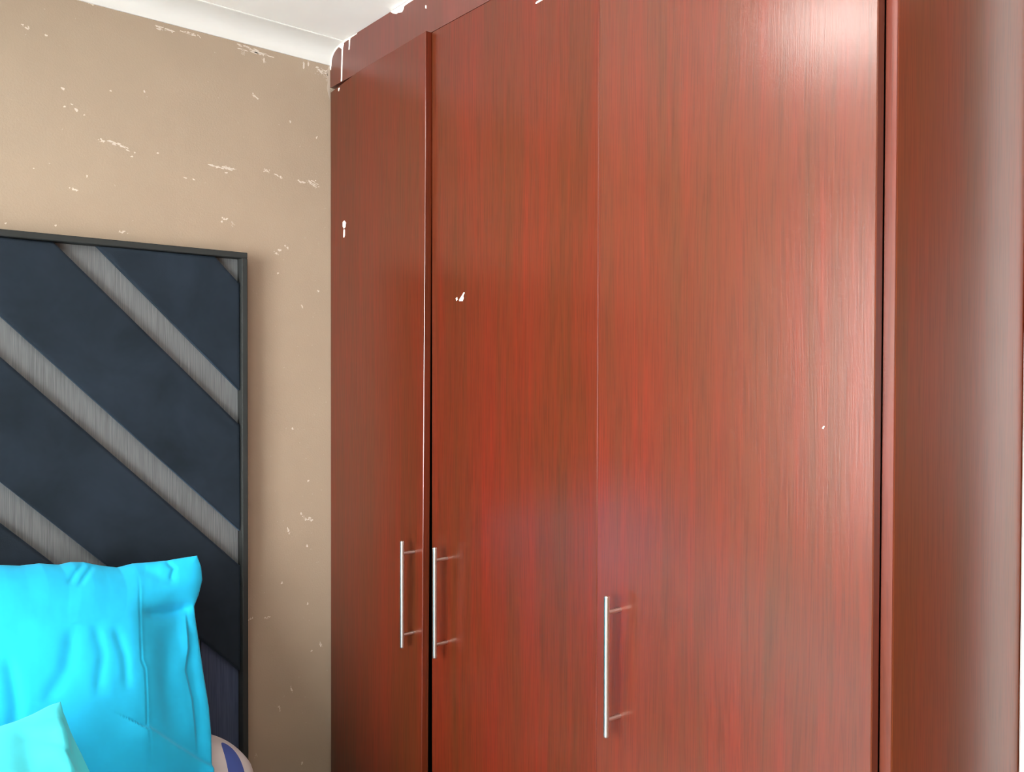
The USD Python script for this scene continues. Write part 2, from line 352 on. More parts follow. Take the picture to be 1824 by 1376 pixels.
# chips and scuffs of the back wall's paint: (x, z, length, width, angle)
FLECKS = [(-0.703, 2.2576, 0.0067, 0.0063, 0), (-0.6695, 2.1457, 0.0092, 0.0076, -50), (-0.6662, 2.1057, 0.0058, 0.0051, 0), (-0.6511, 2.1139, 0.0058, 0.0038, 0), (-0.6418, 2.103, 0.0094, 0.009, -20), (-0.5684, 2.1625, 0.0049, 0.0053, 0), (-0.4929, 2.1775, 0.0052, 0.0067, 0), (-0.5873, 2.0409, 0.017, 0.0052, -10), (-0.5616, 2.0389, 0.0099, 0.0066, -10), (-0.5417, 2.0357, 0.025, 0.0053, -14), (-0.5216, 2.0165, 0.0063, 0.0053, 0), (-0.4622, 2.0346, 0.0079, 0.0041, 0), (-0.6201, 1.9548, 0.0048, 0.0065, 0), (-0.6497, 1.9195, 0.0187, 0.0064, -10), (-0.315, 2.0239, 0.049, 0.0043, -4), (-0.2933, 2.0259, 0.0204, 0.0057, -6), (-0.2933, 2.013, 0.0088, 0.0043, 0), (-0.298, 1.8963, 0.0131, 0.0057, 0), (-0.2775, 1.8828, 0.0133, 0.0087, -50), (-0.5425, 1.8337, 0.0226, 0.0067, 0), (-0.784, 1.8269, 0.0053, 0.0049, 0), (-0.6858, 1.8332, 0.0046, 0.0063, 0), (-0.4466, 2.3401, 0.0292, 0.0095, -12), (-0.3749, 2.3437, 0.036, 0.0042, -8), (-0.2258, 2.3443, 0.0394, 0.0087, -12), (-0.2498, 2.3326, 0.0179, 0.0116, -70), (-0.2045, 2.3408, 0.0307, 0.0073, -14), (-0.1849, 2.0356, 0.0155, 0.0104, -10), (-0.1505, 2.0276, 0.0222, 0.006, -15), (-0.0561, 2.022, 0.0301, 0.0107, -15), (-0.0444, 2.016, 0.0135, 0.0092, -60), (-0.0843, 2.0209, 0.0263, 0.0046, -5), (-0.2831, 2.0261, 0.0323, 0.0043, -3), (-0.1183, 2.1771, 0.0048, 0.009, 0), (-0.0409, 2.1489, 0.0051, 0.0092, -20), (-0.1937, 2.3244, 0.0077, 0.0118, 0), (-0.079, 2.3382, 0.0049, 0.0197, 0), (-0.0658, 2.3474, 0.005, 0.0137, 0), (-0.0256, 2.3353, 0.0271, 0.0139, -10), (-0.0374, 2.3265, 0.0202, 0.0108, 30), (-0.0205, 2.3257, 0.0102, 0.0139, 0), (-0.0086, 2.3145, 0.0086, 0.0248, 0), (-0.0017, 2.2881, 0.0155, 0.0186, -20), (-0.1492, 1.8288, 0.0111, 0.009, 0), (-0.13, 1.8396, 0.0161, 0.0045, -30), (-0.1587, 1.8189, 0.0142, 0.006, -20), (-0.2154, 2.2242, 0.0183, 0.0073, -30), (-0.154, 1.7669, 0.0063, 0.006, 0), (-0.0362, 1.7266, 0.0068, 0.0077, 0), (-0.0847, 1.6822, 0.0115, 0.0046, -60), (-0.1129, 1.3493, 0.0065, 0.0076, 0), (-0.0669, 1.2039, 0.0067, 0.0077, 0), (-0.082, 1.108, 0.0265, 0.0062, -60), (-0.0687, 1.0973, 0.03, 0.0046, -10), (-0.1246, 1.0714, 0.0194, 0.0061, -60), (-0.1441, 0.9342, 0.0064, 0.0091, 0), (-0.1838, 0.8474, 0.0172, 0.0075, 20), (-0.2317, 0.8547, 0.0137, 0.0059, 0), (-0.0704, 1.0248, 0.0067, 0.0093, -20), (-0.0586, 1.0993, 0.0168, 0.0047, -30), (-0.0689, 0.865, 0.0067, 0.0078, 0), (-0.0573, 0.7321, 0.0067, 0.0062, 0), (-0.0301, 0.7437, 0.0171, 0.0047, -70), (-0.117, 0.6387, 0.0228, 0.0046, -70), (-0.086, 0.4281, 0.0066, 0.0093, 0), (-0.2155, 0.489, 0.0062, 0.012, -20), (-0.151, 0.5951, 0.016, 0.0046, -80), (-0.5897, 2.0457, 0.0061, 0.0039, 0), (-0.5152, 2.0269, 0.0051, 0.004, 0), (-0.6254, 2.0947, 0.0047, 0.0039, 0), (-0.3966, 1.9846, 0.0096, 0.0042, -10), (-0.3759, 1.9835, 0.0083, 0.0042, -10), (-0.3052, 1.8868, 0.0072, 0.0057, 0), (-0.729, 1.9557, 0.0033, 0.0037, 0), (-0.7439, 2.2656, 0.0131, 0.005, -10), (-0.5762, 2.3622, 0.0244, 0.0052, -14), (-0.6124, 2.3559, 0.0167, 0.0052, -14)]


def blob(cx, cz, length, width, ang, r, n=14, rough=0.35):
    a = np.linspace(0, 2 * np.pi, n, endpoint=False)
    ph = [r.uniform(0, 6.28) for _ in range(3)]
    rad = 1 + rough * (0.6 * np.sin(2 * a + ph[0]) + 0.5 * np.sin(3 * a + ph[1]) + 0.45 * np.sin(5 * a + ph[2]))
    u, w_ = 0.5 * length * rad * np.cos(a), 0.5 * width * rad * np.sin(a)
    t = math.radians(ang)
    return Polygon(np.c_[cx + u * math.cos(t) - w_ * math.sin(t), cz + u * math.sin(t) + w_ * math.cos(t)]).buffer(0)


dust = []
for cx, cz, ln, wd, ang in FLECKS:
    big = max(ln, wd) > 0.0115
    if big:                                   # a scuff: scattered fragments along the stroke
        frags = []
        t = math.radians(ang)
        n = 5 + int(ln / 0.0035)
        for k in range(n):
            s_, q_ = rng.uniform(-0.5, 0.5) * ln, rng.gauss(0, 0.28) * wd
            sz = rng.uniform(0.0012, 0.0036)
            frags.append(blob(cx + s_ * math.cos(t) - q_ * math.sin(t), cz + s_ * math.sin(t) + q_ * math.cos(t), sz * rng.uniform(1.0, 2.4), sz, ang + rng.uniform(-25, 25), rng, 8))
        from shapely.ops import unary_union
        g = unary_union(frags)
        obj('paint_scuff', prism(g, 0.0004, 'xz', -0.0004), mat_smear if wd > 0.008 else mat_chip, wall_back)
    else:
        obj('paint_chip', prism(blob(cx, cz, ln * 0.8, wd * 0.8, ang, rng), 0.0005, 'xz', -0.0005), mat_chip, wall_back)
# broad brushed smears of old white paint under the cornice and beside the wardrobe: (x, z, length, height, strokes, slope)
SMEARS = [(-0.232, 2.342, 0.060, 0.016, 16, -0.10), (-0.195, 2.3385, 0.060, 0.006, 8, -0.05), (-0.0250, 2.335, 0.034, 0.020, 20, -0.1), (-0.4466, 2.3405, 0.045, 0.012, 12, -0.05),
          (-0.385, 2.3440, 0.050, 0.005, 7, 0.0), (-0.050, 2.0205, 0.034, 0.012, 14, -0.25), (-0.1849, 2.0360, 0.016, 0.010, 9, 0.0), (-0.310, 2.0245, 0.060, 0.005, 10, -0.05), (-0.555, 2.0415, 0.055, 0.006, 9, -0.25)]
from shapely.ops import unary_union
for cx, cz, ln, ht, n, sl in SMEARS:
    fr = []
    for k in range(n):
        px_ = rng.uniform(-0.5, 0.5)
        fr.append(blob(cx + px_ * ln, cz + px_ * ln * sl + rng.gauss(0, 0.25) * ht, rng.uniform(0.15, 0.42) * ln * (1 - abs(px_)), rng.uniform(0.0010, 0.0026) + 0.06 * ht, math.degrees(math.atan(sl)) + rng.uniform(-8, 8), rng, 10))
    g = unary_union(fr).intersection(Polygon([(-3, 0), (-0.0005, 0), (-0.0005, H - CD), (-3, H - CD)]))
    obj('paint_scuff', prism(g, 0.0005, 'xz', -0.0005), mat_chip, wall_back)
for cx, z0_, z1_ in ((-0.168 + 0.0, 2.317, 2.331), (-0.079, 2.326, 2.348), (-0.0655, 2.338, 2.350)):      # short runs of paint
    obj('paint_run', prism(blob(cx - 0.024 * (cx < -0.1), (z0_ + z1_) / 2, 0.0042, z1_ - z0_, 0, rng, 12, 0.15), 0.0005, 'xz', -0.0005), mat_chip, wall_back)
obj('paint_scuff', prism(Polygon([(-0.0006, 2.262), (-0.006, 2.275), (-0.010, 2.292), (-0.007, 2.31), (-0.011, 2.335), (-0.004, 2.3535), (-0.0006, 2.3535)]), 0.0005, 'xz', -0.0005), mat_smear, wall_back)
frags = []
for k in range(220):                          # fine specks, thicker near the corner
    cx = -0.78 * rng.random() ** 1.5 - 0.01
    cz = rng.uniform(0.5, 2.33)
    if cx < -0.25 and cz < 1.83:
        continue
    sz = rng.uniform(0.0008, 0.0022)
    frags.append(prism(blob(cx, cz, sz * rng.uniform(1, 2.2), sz, rng.uniform(0, 180), rng, 7), 0.0003, 'xz', -0.0003))
obj('paint_speck', cat(*frags), mat_smear, wall_back, kind='stuff')

# ------------------------------------------------------------------ the wardrobe
WZ = 2.2935                                    # underside of the fascia
wardrobe = thing('wardrobe', 'tall built-in mahogany laminate wardrobe with three doors and long steel handles', 'wardrobe')
X0, XE, DT = 0.0005, 0.021, 0.018
obj('edge_strip', bevel_box(XE, XE + 0.002, -1.5840, -1.5672, 0.0, H - 0.0005, 0.0008), mat_frame_wood, wardrobe, label='slim pinkish front edge beside the right door')
obj('end_panel', bevel_box(XE + 0.002, X_RIGHT, -1.5842, -1.5672, 0.0, H - 0.0005, 0.0012), mat_end, wardrobe)
obj('end_panel', bevel_box(XE, X_RIGHT, -0.018, -0.001, 0.0, H - CD - 0.001, 0.0012), mat_inside, wardrobe)
obj('divider', box(XE, X_RIGHT - 0.01, -1.051, -1.033, 0.08, WZ), mat_inside, wardrobe)
obj('divider', box(XE + 0.25, X_RIGHT - 0.01, -0.512, -0.494, 0.08, WZ), mat_inside, wardrobe)
obj('back_panel', box(X_RIGHT - 0.009, X_RIGHT - 0.001, -1.567, -0.019, 0.0, H - 0.001), mat_inside, wardrobe)
obj('plinth', box(XE + 0.03, XE + 0.046, -1.567, -0.019, 0.0, 0.079), mat_edge, wardrobe)
obj('bottom_board', box(XE, X_RIGHT - 0.01, -1.567, -0.019, 0.08, 0.098), mat_inside, wardrobe)
obj('top_board', box(XE, X_RIGHT - 0.01, -1.567, -0.019, WZ - 0.012, WZ + 0.004), mat_inside, wardrobe)

# fascia scribed round the cornice
prof = [(-dd - 0.0012, z - 0.0012) for dd, z in cove()]
fas = Polygon([(-0.0008, WZ), (-0.0008, H - CD - 0.002)] + prof + [(-CW - 0.004, H - 0.0008), (-1.5672, H - 0.0008), (-1.5672, WZ)])
fascia = obj('fascia', prism(fas, DT, 'yz', X0), mat_fascia, wardrobe)


def door(ya, yb, zt, zb, material, front=lambda y, z: 0.0, ya_b=None, yb_b=None, top=None, sag=0.0):
    """A chamfered door between y = ya (left) and yb (right); front(y, z) gives the x of its face."""
    c = 0.0014
    nz, ny = 24, 14
    ya_b = ya if ya_b is None else ya_b
    yb_b = yb if yb_b is None else yb_b
    zz = [zb, zb + c] + list(np.linspace(zb + 0.1, zt - 0.1, nz)) + [zt - c, zt]
    s = [0.0] + list(np.linspace(0, 1, ny)) + [1.0]
    rows = []
    for i, z in enumerate(zz):
        t = (z - zb) / (zt - zb)
        a, b = ya_b + (ya - ya_b) * t, yb_b + (yb - yb_b) * t
        cz = c if i in (0, len(zz) - 1) else 0.0
        ring = []
        for j, q in enumerate(s):              # front face, left to right
            y = a + (b - a) * q
            xo = cz
            if j == 0: xo = c
            elif j == 1: y -= c
            elif j == len(s) - 2: y += c
            elif j == len(s) - 1: xo = c
            zz_ = z + (top(y) if top and z > zt - 0.101 and i >= len(zz) - 2 else 0.0)
            ring.append((front(y, z) + xo, y, zz_))
        yb_, ya_ = b, a
        ring.append((front(b, z) + DT, b, ring[-1][2]))
        ring.append((front(a, z) + DT, a, ring[0][2]))
        rows.append(ring)
    n = len(rows[0])
    V = np.array(rows).reshape(-1, 3)
    F = []
    for i in range(len(rows) - 1):
        for j in range(n):
            k = (j + 1) % n
            F += [(i * n + j, i * n + k, (i + 1) * n + k), (i * n + j, (i + 1) * n + k, (i + 1) * n + j)]
    for base, flip in ((0, 1), ((len(rows) - 1) * n, 0)):     # caps: strips between the front run and the back edge
        for j in range(1, n - 2):
            tri = (base + n - 1, base + j, base + j - 1) if flip else (base + n - 1, base + j - 1, base + j)
            F.append(tri)
        F.append((base + n - 1, base + n - 2, base + n - 3) if flip else (base + n - 1, base + n - 3, base + n - 2))
    m = trimesh.Trimesh(V, F, process=True)
    trimesh.repair.fix_normals(m)
    return m


def front1(y, z):                              # the left door hangs ajar and twists out towards the bottom
    s = min(1.0, max(0.0, -y / 0.497))
    t = (2.29 - z) / 1.8
    return X0 - s * (0.016 + 0.011 * max(0.0, t - 0.15))


door1 = obj('door', door(-0.0015, -0.497, WZ - 0.0003, 0.082, mat_wood, front1, top=lambda y: -0.0125 * max(0.0, 1 + y / 0.16)), mat_wood_left, wardrobe, smooth=20,
            label='left door, standing slightly ajar')
door2 = obj('door', door(-0.4995, -1.0410, WZ - 0.0003, 0.082, mat_wood, lambda y, z: X0, ya_b=-0.5045), mat_wood, wardrobe, smooth=20, label='middle door')
door3 = obj('door', door(-1.0414, -1.5667, WZ - 0.0003, 0.082, mat_wood, lambda y, z: X0), mat_wood_right, wardrobe, smooth=20, label='right door')

HZ = 0.9815


def handle(door_prim, xb, y, xd):
    """Long T-bar handle: round bar with domed ends on two posts standing on the door face at xd."""
    zz = [HZ - 0.126, HZ - 0.1256, HZ - 0.1245, HZ - 0.123] + list(np.linspace(HZ - 0.12, HZ + 0.12, 9)) + [HZ + 0.123, HZ + 0.1245, HZ + 0.1256, HZ + 0.126]
    r = 0.0052
    rr = [r * 0.7, r * 0.9, r * 0.98, r] + [r] * 9 + [r, r * 0.98, r * 0.9, r * 0.7]
    ms = [tube_along([(xb, y, z) for z in zz], np.array(rr), 24)]
    for s in (-1, 1):
        z = HZ + s * 0.096
        ms.append(tube_along([(xb, y, z), (xb + 0.004, y, z), (xd - 0.001, y, z), (xd + 0.004, y, z)], 0.0042, 16))
    obj('handle', cat(*ms), mat_steel, door_prim, smooth=35, label='long brushed steel bar handle')


handle(door1, front1(-0.457, HZ) - 0.0325, -0.457, front1(-0.457, HZ))
handle(door2, X0 - 0.0345, -0.5647, X0)
handle(door3, X0 - 0.0345, -1.1001, X0)


def smooth_poly(pts, r=0.0012):
    return Polygon(pts).buffer(r, join_style=1).buffer(-2 * r, join_style=1).buffer(r, join_style=1) if Polygon(pts).buffer(0).area > 4e-5 else Polygon(pts).buffer(0.0004, join_style=1)


def paint(pts, parent, x, name='paint_drip', mat=None, depth=0.0012):
    g = smooth_poly(pts)
    if g.is_empty:
        g = Polygon(pts).buffer(0.0005)
    obj(name, prism(g, depth, 'yz', x - depth + 0.0003), mat or mat_drip, parent, label='dried white paint')


paint([(-0.0488, 2.3981), (-0.0679, 2.4000), (-0.0805, 2.3917), (-0.0742, 2.3825), (-0.0682, 2.2942), (-0.0612, 2.2948), (-0.0670, 2.3812), (-0.052, 2.391)], fascia, X0)
paint([(-0.1023, 2.4000), (-0.1176, 2.3985), (-0.113, 2.3909), (-0.1099, 2.3679), (-0.1050, 2.3672), (-0.1070, 2.3932)], fascia, X0)
paint([(-0.2207, 2.3995), (-0.3034, 2.3990), (-0.322, 2.397), (-0.3299, 2.3917), (-0.3455, 2.3853), (-0.3533, 2.3855), (-0.3712, 2.381), (-0.3789, 2.3866), (-0.3814, 2.3926), (-0.3989, 2.3934), (-0.4187, 2.3935), (-0.455, 2.3957), (-0.47, 2.3995)], fascia, X0, 'paint_patch')
paint([(-0.4729, 2.3634), (-0.4776, 2.3618), (-0.4776, 2.3553), (-0.4741, 2.3565)], fascia, X0, 'paint_spot')
paint([(-0.052, 2.2790), (-0.0615, 2.2787), (-0.0583, 2.2765), (-0.0535, 2.2686), (-0.0504, 2.2755)], door1, X0 - 0.0022, 'paint_drip')
paint([(-0.0771, 1.9105), (-0.0865, 1.9138), (-0.0959, 1.9065), (-0.0927, 1.8948), (-0.0834, 1.8915), (-0.0771, 1.8984)], door1, front1(-0.086, 1.9) + 0.0002, 'paint_spot')
paint([(-0.0818, 1.8902), (-0.0896, 1.8891), (-0.0896, 1.8725), (-0.0849, 1.867), (-0.0796, 1.8692)], door1, front1(-0.086, 1.88) + 0.0002, 'paint_spot')
paint([(-0.5971, 1.6685), (-0.6014, 1.6708), (-0.6035, 1.6656), (-0.5993, 1.6634)], door2, X0, 'paint_spot')
paint([(-0.6099, 1.6652), (-0.6183, 1.6721), (-0.6267, 1.6802), (-0.6309, 1.6799), (-0.6247, 1.6717), (-0.6268, 1.6678), (-0.6226, 1.6606), (-0.6099, 1.6614)], door2, X0, 'paint_spot')
paint([(-0.8637, 2.2375), (-0.8704, 2.2397), (-0.8888, 2.239), (-0.8954, 2.2367), (-0.8755, 2.2358), (-0.8671, 2.2353)], door2, X0, 'paint_spot')
paint([(-1.4905, 1.4233), (-1.4922, 1.4258), (-1.4935, 1.4259), (-1.4918, 1.4226)], door3, X0, 'paint_spot')
# bead of white paint along the scribed curve
bead = [(X0 - 0.0005, -dd - 0.002, z - 0.002) for dd, z in cove()] + [(X0 - 0.0005, y, H - 0.003) for y in np.linspace(-0.085, -0.15, 6)]
bead = [(X0 - 0.0005, -0.003, H - CD - 0.012), (X0 - 0.0005, -0.003, H - CD - 0.004)] + bead
obj('paint_bead', tube_along(bead, np.r_[0.0012, 0.003, np.full(14, 0.0023), np.linspace(0.003, 0.001, 6)], 8), mat_drip, fascia, smooth=40, label='dried white paint')

# ------------------------------------------------------------------ headboard
HX1, HX0, HZ1, HZ0 = -0.2585, -1.80, 1.8060, 0.28
headboard = thing('headboard', 'charcoal velvet headboard with diagonal grey strips standing behind the bed', 'headboard')
FW, YF, YP, YB = 0.0145, -0.052, -0.044, -0.018
obj('back_board', box(HX0 + 0.002, HX1 - 0.002, YB, -0.001, HZ0 + 0.002, HZ1 - 0.002), mat_frame, headboard)
obj('frame_rail', bevel_box(HX0, HX1, YF, YB, HZ1 - FW, HZ1, 0.0015), mat_frame, headboard)
obj('frame_rail', bevel_box(HX0, HX1, YF, YB, HZ0, HZ0 + FW, 0.0015), mat_frame, headboard)
for a, b in ((HX1 - FW, HX1), (HX0, HX0 + FW)):
    obj('frame_rail', bevel_box(a, b, YF, YB, HZ0 + FW, HZ1 - FW, 0.0015), mat_frame, headboard)
from shapely.geometry import box as sbox
inner = sbox(HX0 + FW + 0.001, HZ0 + FW + 0.001, HX1 - FW - 0.001, HZ1 - FW - 0.001)


def band(lo, hi):
    """The part of the inner field where lo < x + z < hi."""
    k = 6.0
    return Polygon([(lo - k, k), (hi - k, k), (hi + k, -k), (lo + k, -k)]).intersection(inner)


def pad(poly, depth, y_back, r):
    """Upholstered panel: rounded towards its edges, its face depth in front of y_back."""
    rings, n = [], 5
    base = poly.exterior.segmentize(0.02)
    ms = []
    levels = [(0.0, 0.0)] + [(r * (1 - math.cos(t)), depth - r + r * math.sin(t)) for t in np.linspace(0, math.pi / 2, n)]
    for (i0, h0), (i1, h1) in zip(levels[:-1], levels[1:]):
        p0, p1 = poly.buffer(-i0, join_style=2), poly.buffer(-i1, join_style=2)
        if p0.is_empty or p1.is_empty: continue
        A, B = np.array(p0.exterior.coords)[:-1], np.array(p1.exterior.coords)[:-1]
        if len(A) != len(B): continue
        k = int(np.argmin(((B - A[0]) ** 2).sum(1)))
        B = np.roll(B, -k, axis=0)
        m = len(A)
        V = np.vstack([np.c_[A[:, 0], np.full(m, y_back - h0), A[:, 1]], np.c_[B[:, 0], np.full(m, y_back - h1), B[:, 1]]])
        F = []
        for j in range(m):
            q = (j + 1) % m
            F += [(j, q, m + q), (j, m + q, m + j)]
        ms.append(trimesh.Trimesh(V, F, process=False))
    capp = poly.buffer(-levels[-1][0], join_style=2)
    c = trimesh.creation.triangulate_polygon(capp, engine='earcut')
    ms.append(trimesh.Trimesh(np.c_[c[0][:, 0], np.full(len(c[0]), y_back - levels[-1][1]), c[0][:, 1]], c[1], process=False))
    m = cat(*ms)
    m.merge_vertices(digits_vertex=6)
    trimesh.repair.fix_normals(m)
    if m.face_normals[np.argmin(m.triangles_center[:, 1])][1] > 0:
        m.invert()
    return m


P, W0 = 0.3605, 1.4535                          # stripe period and the first strip's lower edge, in x + z
for k in range(0, 10):
    lo = W0 - k * P                             # strip from lo to lo + 0.092; the padded panel lies below it
    hi = lo + (0.0885 if k else 0.3)
    s = band(lo - 0.003, hi + 0.003)
    if k == 3:
        s = s.intersection(sbox(-9, -9, -0.372, 9))
    if not s.is_empty and s.area > 1e-4:
        obj('grey_strip', prism(s, 0.006, 'xz', YB - 0.006), mat_strip, headboard, label='flat grey strip' if k == 0 else None)
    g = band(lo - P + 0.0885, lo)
    if k == 3:                                  # the lowest visible panel stops short of the right side, where strip fabric with the pillow's shade in its colour goes on down
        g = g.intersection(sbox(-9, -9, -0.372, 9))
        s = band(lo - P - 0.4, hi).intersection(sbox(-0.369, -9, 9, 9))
        obj('shaded_lower_panel', prism(s, 0.006, 'xz', YB - 0.0066), mat_strip_shaded, headboard, label='flat lower strip fabric with the pillow shade painted in as dark navy')
    if not g.is_empty and g.area > 1e-4:
        obj('velvet_panel', pad(g, 0.026, YB, 0.009), mat_velvet, headboard, smooth=40)

# ------------------------------------------------------------------ bed, mattress, pillows
MX1, MX0, MY0, MY1, MZ = -0.340, -1.79, -2.02, -0.056, 0.500
bed = thing('bed', 'dark upholstered bed base under the mattress', 'bed')
obj('bed_base', bevel_box(MX0 + 0.03, MX1 - 0.03, MY0 + 0.02, MY1 - 0.004, 0.09, 0.3605, 0.01), mat_bed, bed)
for a in (MX0 + 0.10, MX1 - 0.16):
    for b in (MY0 + 0.10, MY1 - 0.16):
        obj('leg', bevel_box(a, a + 0.06, b, b + 0.06, 0.0, 0.09, 0.004), mat_bed, bed)


def mattress_mesh():
    R, z0 = 0.10, 0.361
    s = [(0.0, z0), (0.0, MZ - R)] + [(0.11 * (1 - math.cos(t)), MZ - R + R * math.sin(t)) for t in np.linspace(0, math.pi / 2, 12)][1:]
    V, F, n = [], [], 0
    loops = []
    for inset, z in s:
        x0, x1, yy0, yy1 = MX0 + inset, MX1 - inset, MY0 + inset, MY1 - 0.02 * min(1, inset / 0.11)
        pts = []
        r = 0.03
        xs, ys = np.linspace(x0, x1, 60), np.linspace(yy0, yy1, 60)
        for x in xs[:-1]: pts.append((x, yy0, z))
        for y in ys[:-1]: pts.append((x1, y, z))
        for x in xs[::-1][:-1]: pts.append((x, yy1, z))
        for y in ys[::-1][:-1]: pts.append((x0, y, z))
        loops.append(pts)
    m = len(loops[0])
    V = [p for l in loops for p in l]
    for i in range(len(loops) - 1):
        for j in range(m):
            k = (j + 1) % m
            F += [(i * m + j, i * m + k, (i + 1) * m + k), (i * m + j, (i + 1) * m + k, (i + 1) * m + j)]
    top = loops[-1]
    V.append(tuple(np.mean(top, axis=0)))
    c = len(V) - 1
    base = (len(loops) - 1) * m
    for j in range(m): F.append((base + j, base + (j + 1) % m, c))
    V.append((np.mean([p[0] for p in loops[0]]), np.mean([p[1] for p in loops[0]]), z0))
    for j in range(m): F.append(((j + 1) % m, j, len(V) - 1))
    t = trimesh.Trimesh(V, F, process=False)
    trimesh.repair.fix_normals(t)
    return t


obj('mattress', mattress_mesh(), mat_sheet, smooth=50, label='thick mattress in a white sheet printed with blue leaf shapes', cat='mattress')


def lying_pillow(x0, x1, y0, y1, z0, thick, nx=150, ny=100):
    """A filled pillow lying flat: seam round the middle, both faces bulging, corners drawn in."""
    p, q = np.meshgrid(np.linspace(-1, 1, nx), np.linspace(-1, 1, ny))
    hx, hy = (x1 - x0) / 2, (y1 - y0) / 2
    X = (x0 + x1) / 2 + hx * p * (1 - 0.10 * q ** 4)
    Y = (y0 + y1) / 2 + hy * q * (1 - 0.10 * p ** 6)
    f = np.clip((1 - np.abs(p) ** 3.0), 0, 1) ** 0.6 * np.clip(1 - np.abs(q) ** 3.0, 0, 1) ** 0.6
    wob = 0.010 * (meshkit.fbm(np.stack([X * 9, Y * 9, X * 0], -1), 3, 3) - 0.5) * f
    up, dn = z0 + 0.055 + (thick - 0.055) * f + wob + 0.001, z0 + 0.055 - 0.053 * f ** 0.8 - 0.001
    idx = np.arange(nx * ny).reshape(ny, nx)
    a_, b_, c_, d_ = idx[:-1, :-1].ravel(), idx[:-1, 1:].ravel(), idx[1:, 1:].ravel(), idx[1:, :-1].ravel()
    n = nx * ny
    rim = np.r_[idx[0, :], idx[1:, -1], idx[-1, -2::-1], idx[-2:0:-1, 0]]
    nxt = np.roll(rim, -1)
    F = np.vstack([np.c_[a_, b_, c_], np.c_[a_, c_, d_], np.c_[a_, c_, b_] + n, np.c_[a_, d_, c_] + n, np.c_[rim, nxt + n, nxt], np.c_[rim, rim + n, nxt + n]])
    V = np.vstack([np.stack([X, Y, up], -1).reshape(-1, 3), np.stack([X, Y, dn], -1).reshape(-1, 3)])
    return trimesh.Trimesh(V, F, process=False)


obj('pillow', lying_pillow(-1.02, -0.312, -0.270, -0.062, MZ, 0.176), mat_sheet, smooth=True,
    label='white pillow printed with blue leaf shapes lying behind the upright turquoise pillow', cat='pillow')


def seg_dist(P_, A, B):
    d_ = B - A
    t = np.clip(((P_ - A) @ d_) / max(d_ @ d_, 1e-12), 0, 1)
    q = A + t[..., None] * d_
    n = np.array([-d_[1], d_[0]]) / max(np.linalg.norm(d_), 1e-9)
    return np.linalg.norm(P_ - q, axis=-1), (P_ - A) @ n, t


def crease(UV, pts, amp, wid, side=0, taper=True):
    """Height of a fold along a polyline in the pillow's own plane. side +1/-1: a step whose high side lies to that side."""
    pts = np.array(pts, float)
    best = np.full(UV.shape[:-1], 9.0)
    sgn = np.zeros_like(best)
    tt = np.zeros_like(best)
    L = np.r_[0, np.cumsum(np.linalg.norm(np.diff(pts, axis=0), axis=1))]
    for k in range(len(pts) - 1):
        d_, s_, t_ = seg_dist(UV, pts[k], pts[k + 1])
        c_ = d_ < best
        best = np.where(c_, d_, best)
        sgn = np.where(c_, s_, sgn)
        tt = np.where(c_, (L[k] + t_ * (L[k + 1] - L[k])) / L[-1], tt)
    e = np.minimum(1, np.minimum(tt, 1 - tt) * 5 + 0.05) if taper else 1.0
    if side == 0:
        return amp * e * np.exp(-(best / wid) ** 2)
    x = sgn * side
    prof = np.where(x > 0, np.exp(-(best / (wid * 5)) ** 2), np.exp(-(best / (wid * 0.8)) ** 2))
    return amp * e * prof


def pillow(O, V, uL, right, top, inner, thick, front_extra, back=0.055, ns=400, nt=260):
    O, V = np.array(O, float), np.array(V, float)
    V /= np.linalg.norm(V)
    U = np.array([1.0, 0, 0])
    N = np.cross(U, V)
    ru, rv = np.array([p[0] for p in right])[::-1], np.array([p[1] for p in right])[::-1]
    tu, tv = np.array([p[0] for p in top]), np.array([p[1] for p in top])
    s, t = np.meshgrid(np.linspace(0, 1, ns), np.linspace(0, 1, nt))
    vT = tv[-1]
    uR = np.interp(t * vT, rv, ru)
    u = uL + s * (uR - uL)
    vt = np.interp(uL + s * (ru[-1] - uL), tu, tv)
    v = t * (vT + (vt - vT) * t ** 2)
    UV = np.stack([u, v], -1)
    edge = np.minimum.reduce([s / 0.03, (1 - s) / 0.03, t / 0.05, (1 - t) / 0.04])
    edge = np.clip(edge, 0, 1)
    edge = np.sqrt(edge * (2 - edge))
    h = front_extra(u, v, s, t, UV)
    a = np.clip((u - inner[0]) / (inner[1] - inner[0]), 0, 1)
    b = t
    bul = (1 - np.abs(2 * a - 1) ** 2.2) * (1 - np.abs(2 * b - 1) ** 3.0) ** 0.8
    front = 0.004 * edge + thick * bul + h
    rear = -(0.004 * edge + back * bul)
    Pf = O + u[..., None] * U + v[..., None] * V + front[..., None] * N
    Pb = O + u[..., None] * U + v[..., None] * V + np.minimum(rear, front - 0.0015)[..., None] * N
    n = ns * nt
    idx = np.arange(n).reshape(nt, ns)
    a_, b_, c_, d_ = idx[:-1, :-1].ravel(), idx[:-1, 1:].ravel(), idx[1:, 1:].ravel(), idx[1:, :-1].ravel()
    Ff = np.r_[np.c_[a_, b_, c_], np.c_[a_, c_, d_]]
    Fb = np.r_[np.c_[a_, c_, b_], np.c_[a_, d_, c_]] + n
    rim = np.r_[idx[0, :], idx[1:, -1], idx[-1, -2::-1], idx[-2:0:-1, 0]]
    nx = np.roll(rim, -1)
    Fr = np.r_[np.c_[rim, nx + n, nx], np.c_[rim, rim + n, nx + n]]
    m = trimesh.Trimesh(np.vstack([Pf.reshape(-1, 3), Pb.reshape(-1, 3)]), np.vstack([Ff, Fb, Fr]), process=False)
    return m


def sstep(x, a, b):
    t = np.clip((x - a) / (b - a), 0, 1)
    return t * t * (3 - 2 * t)


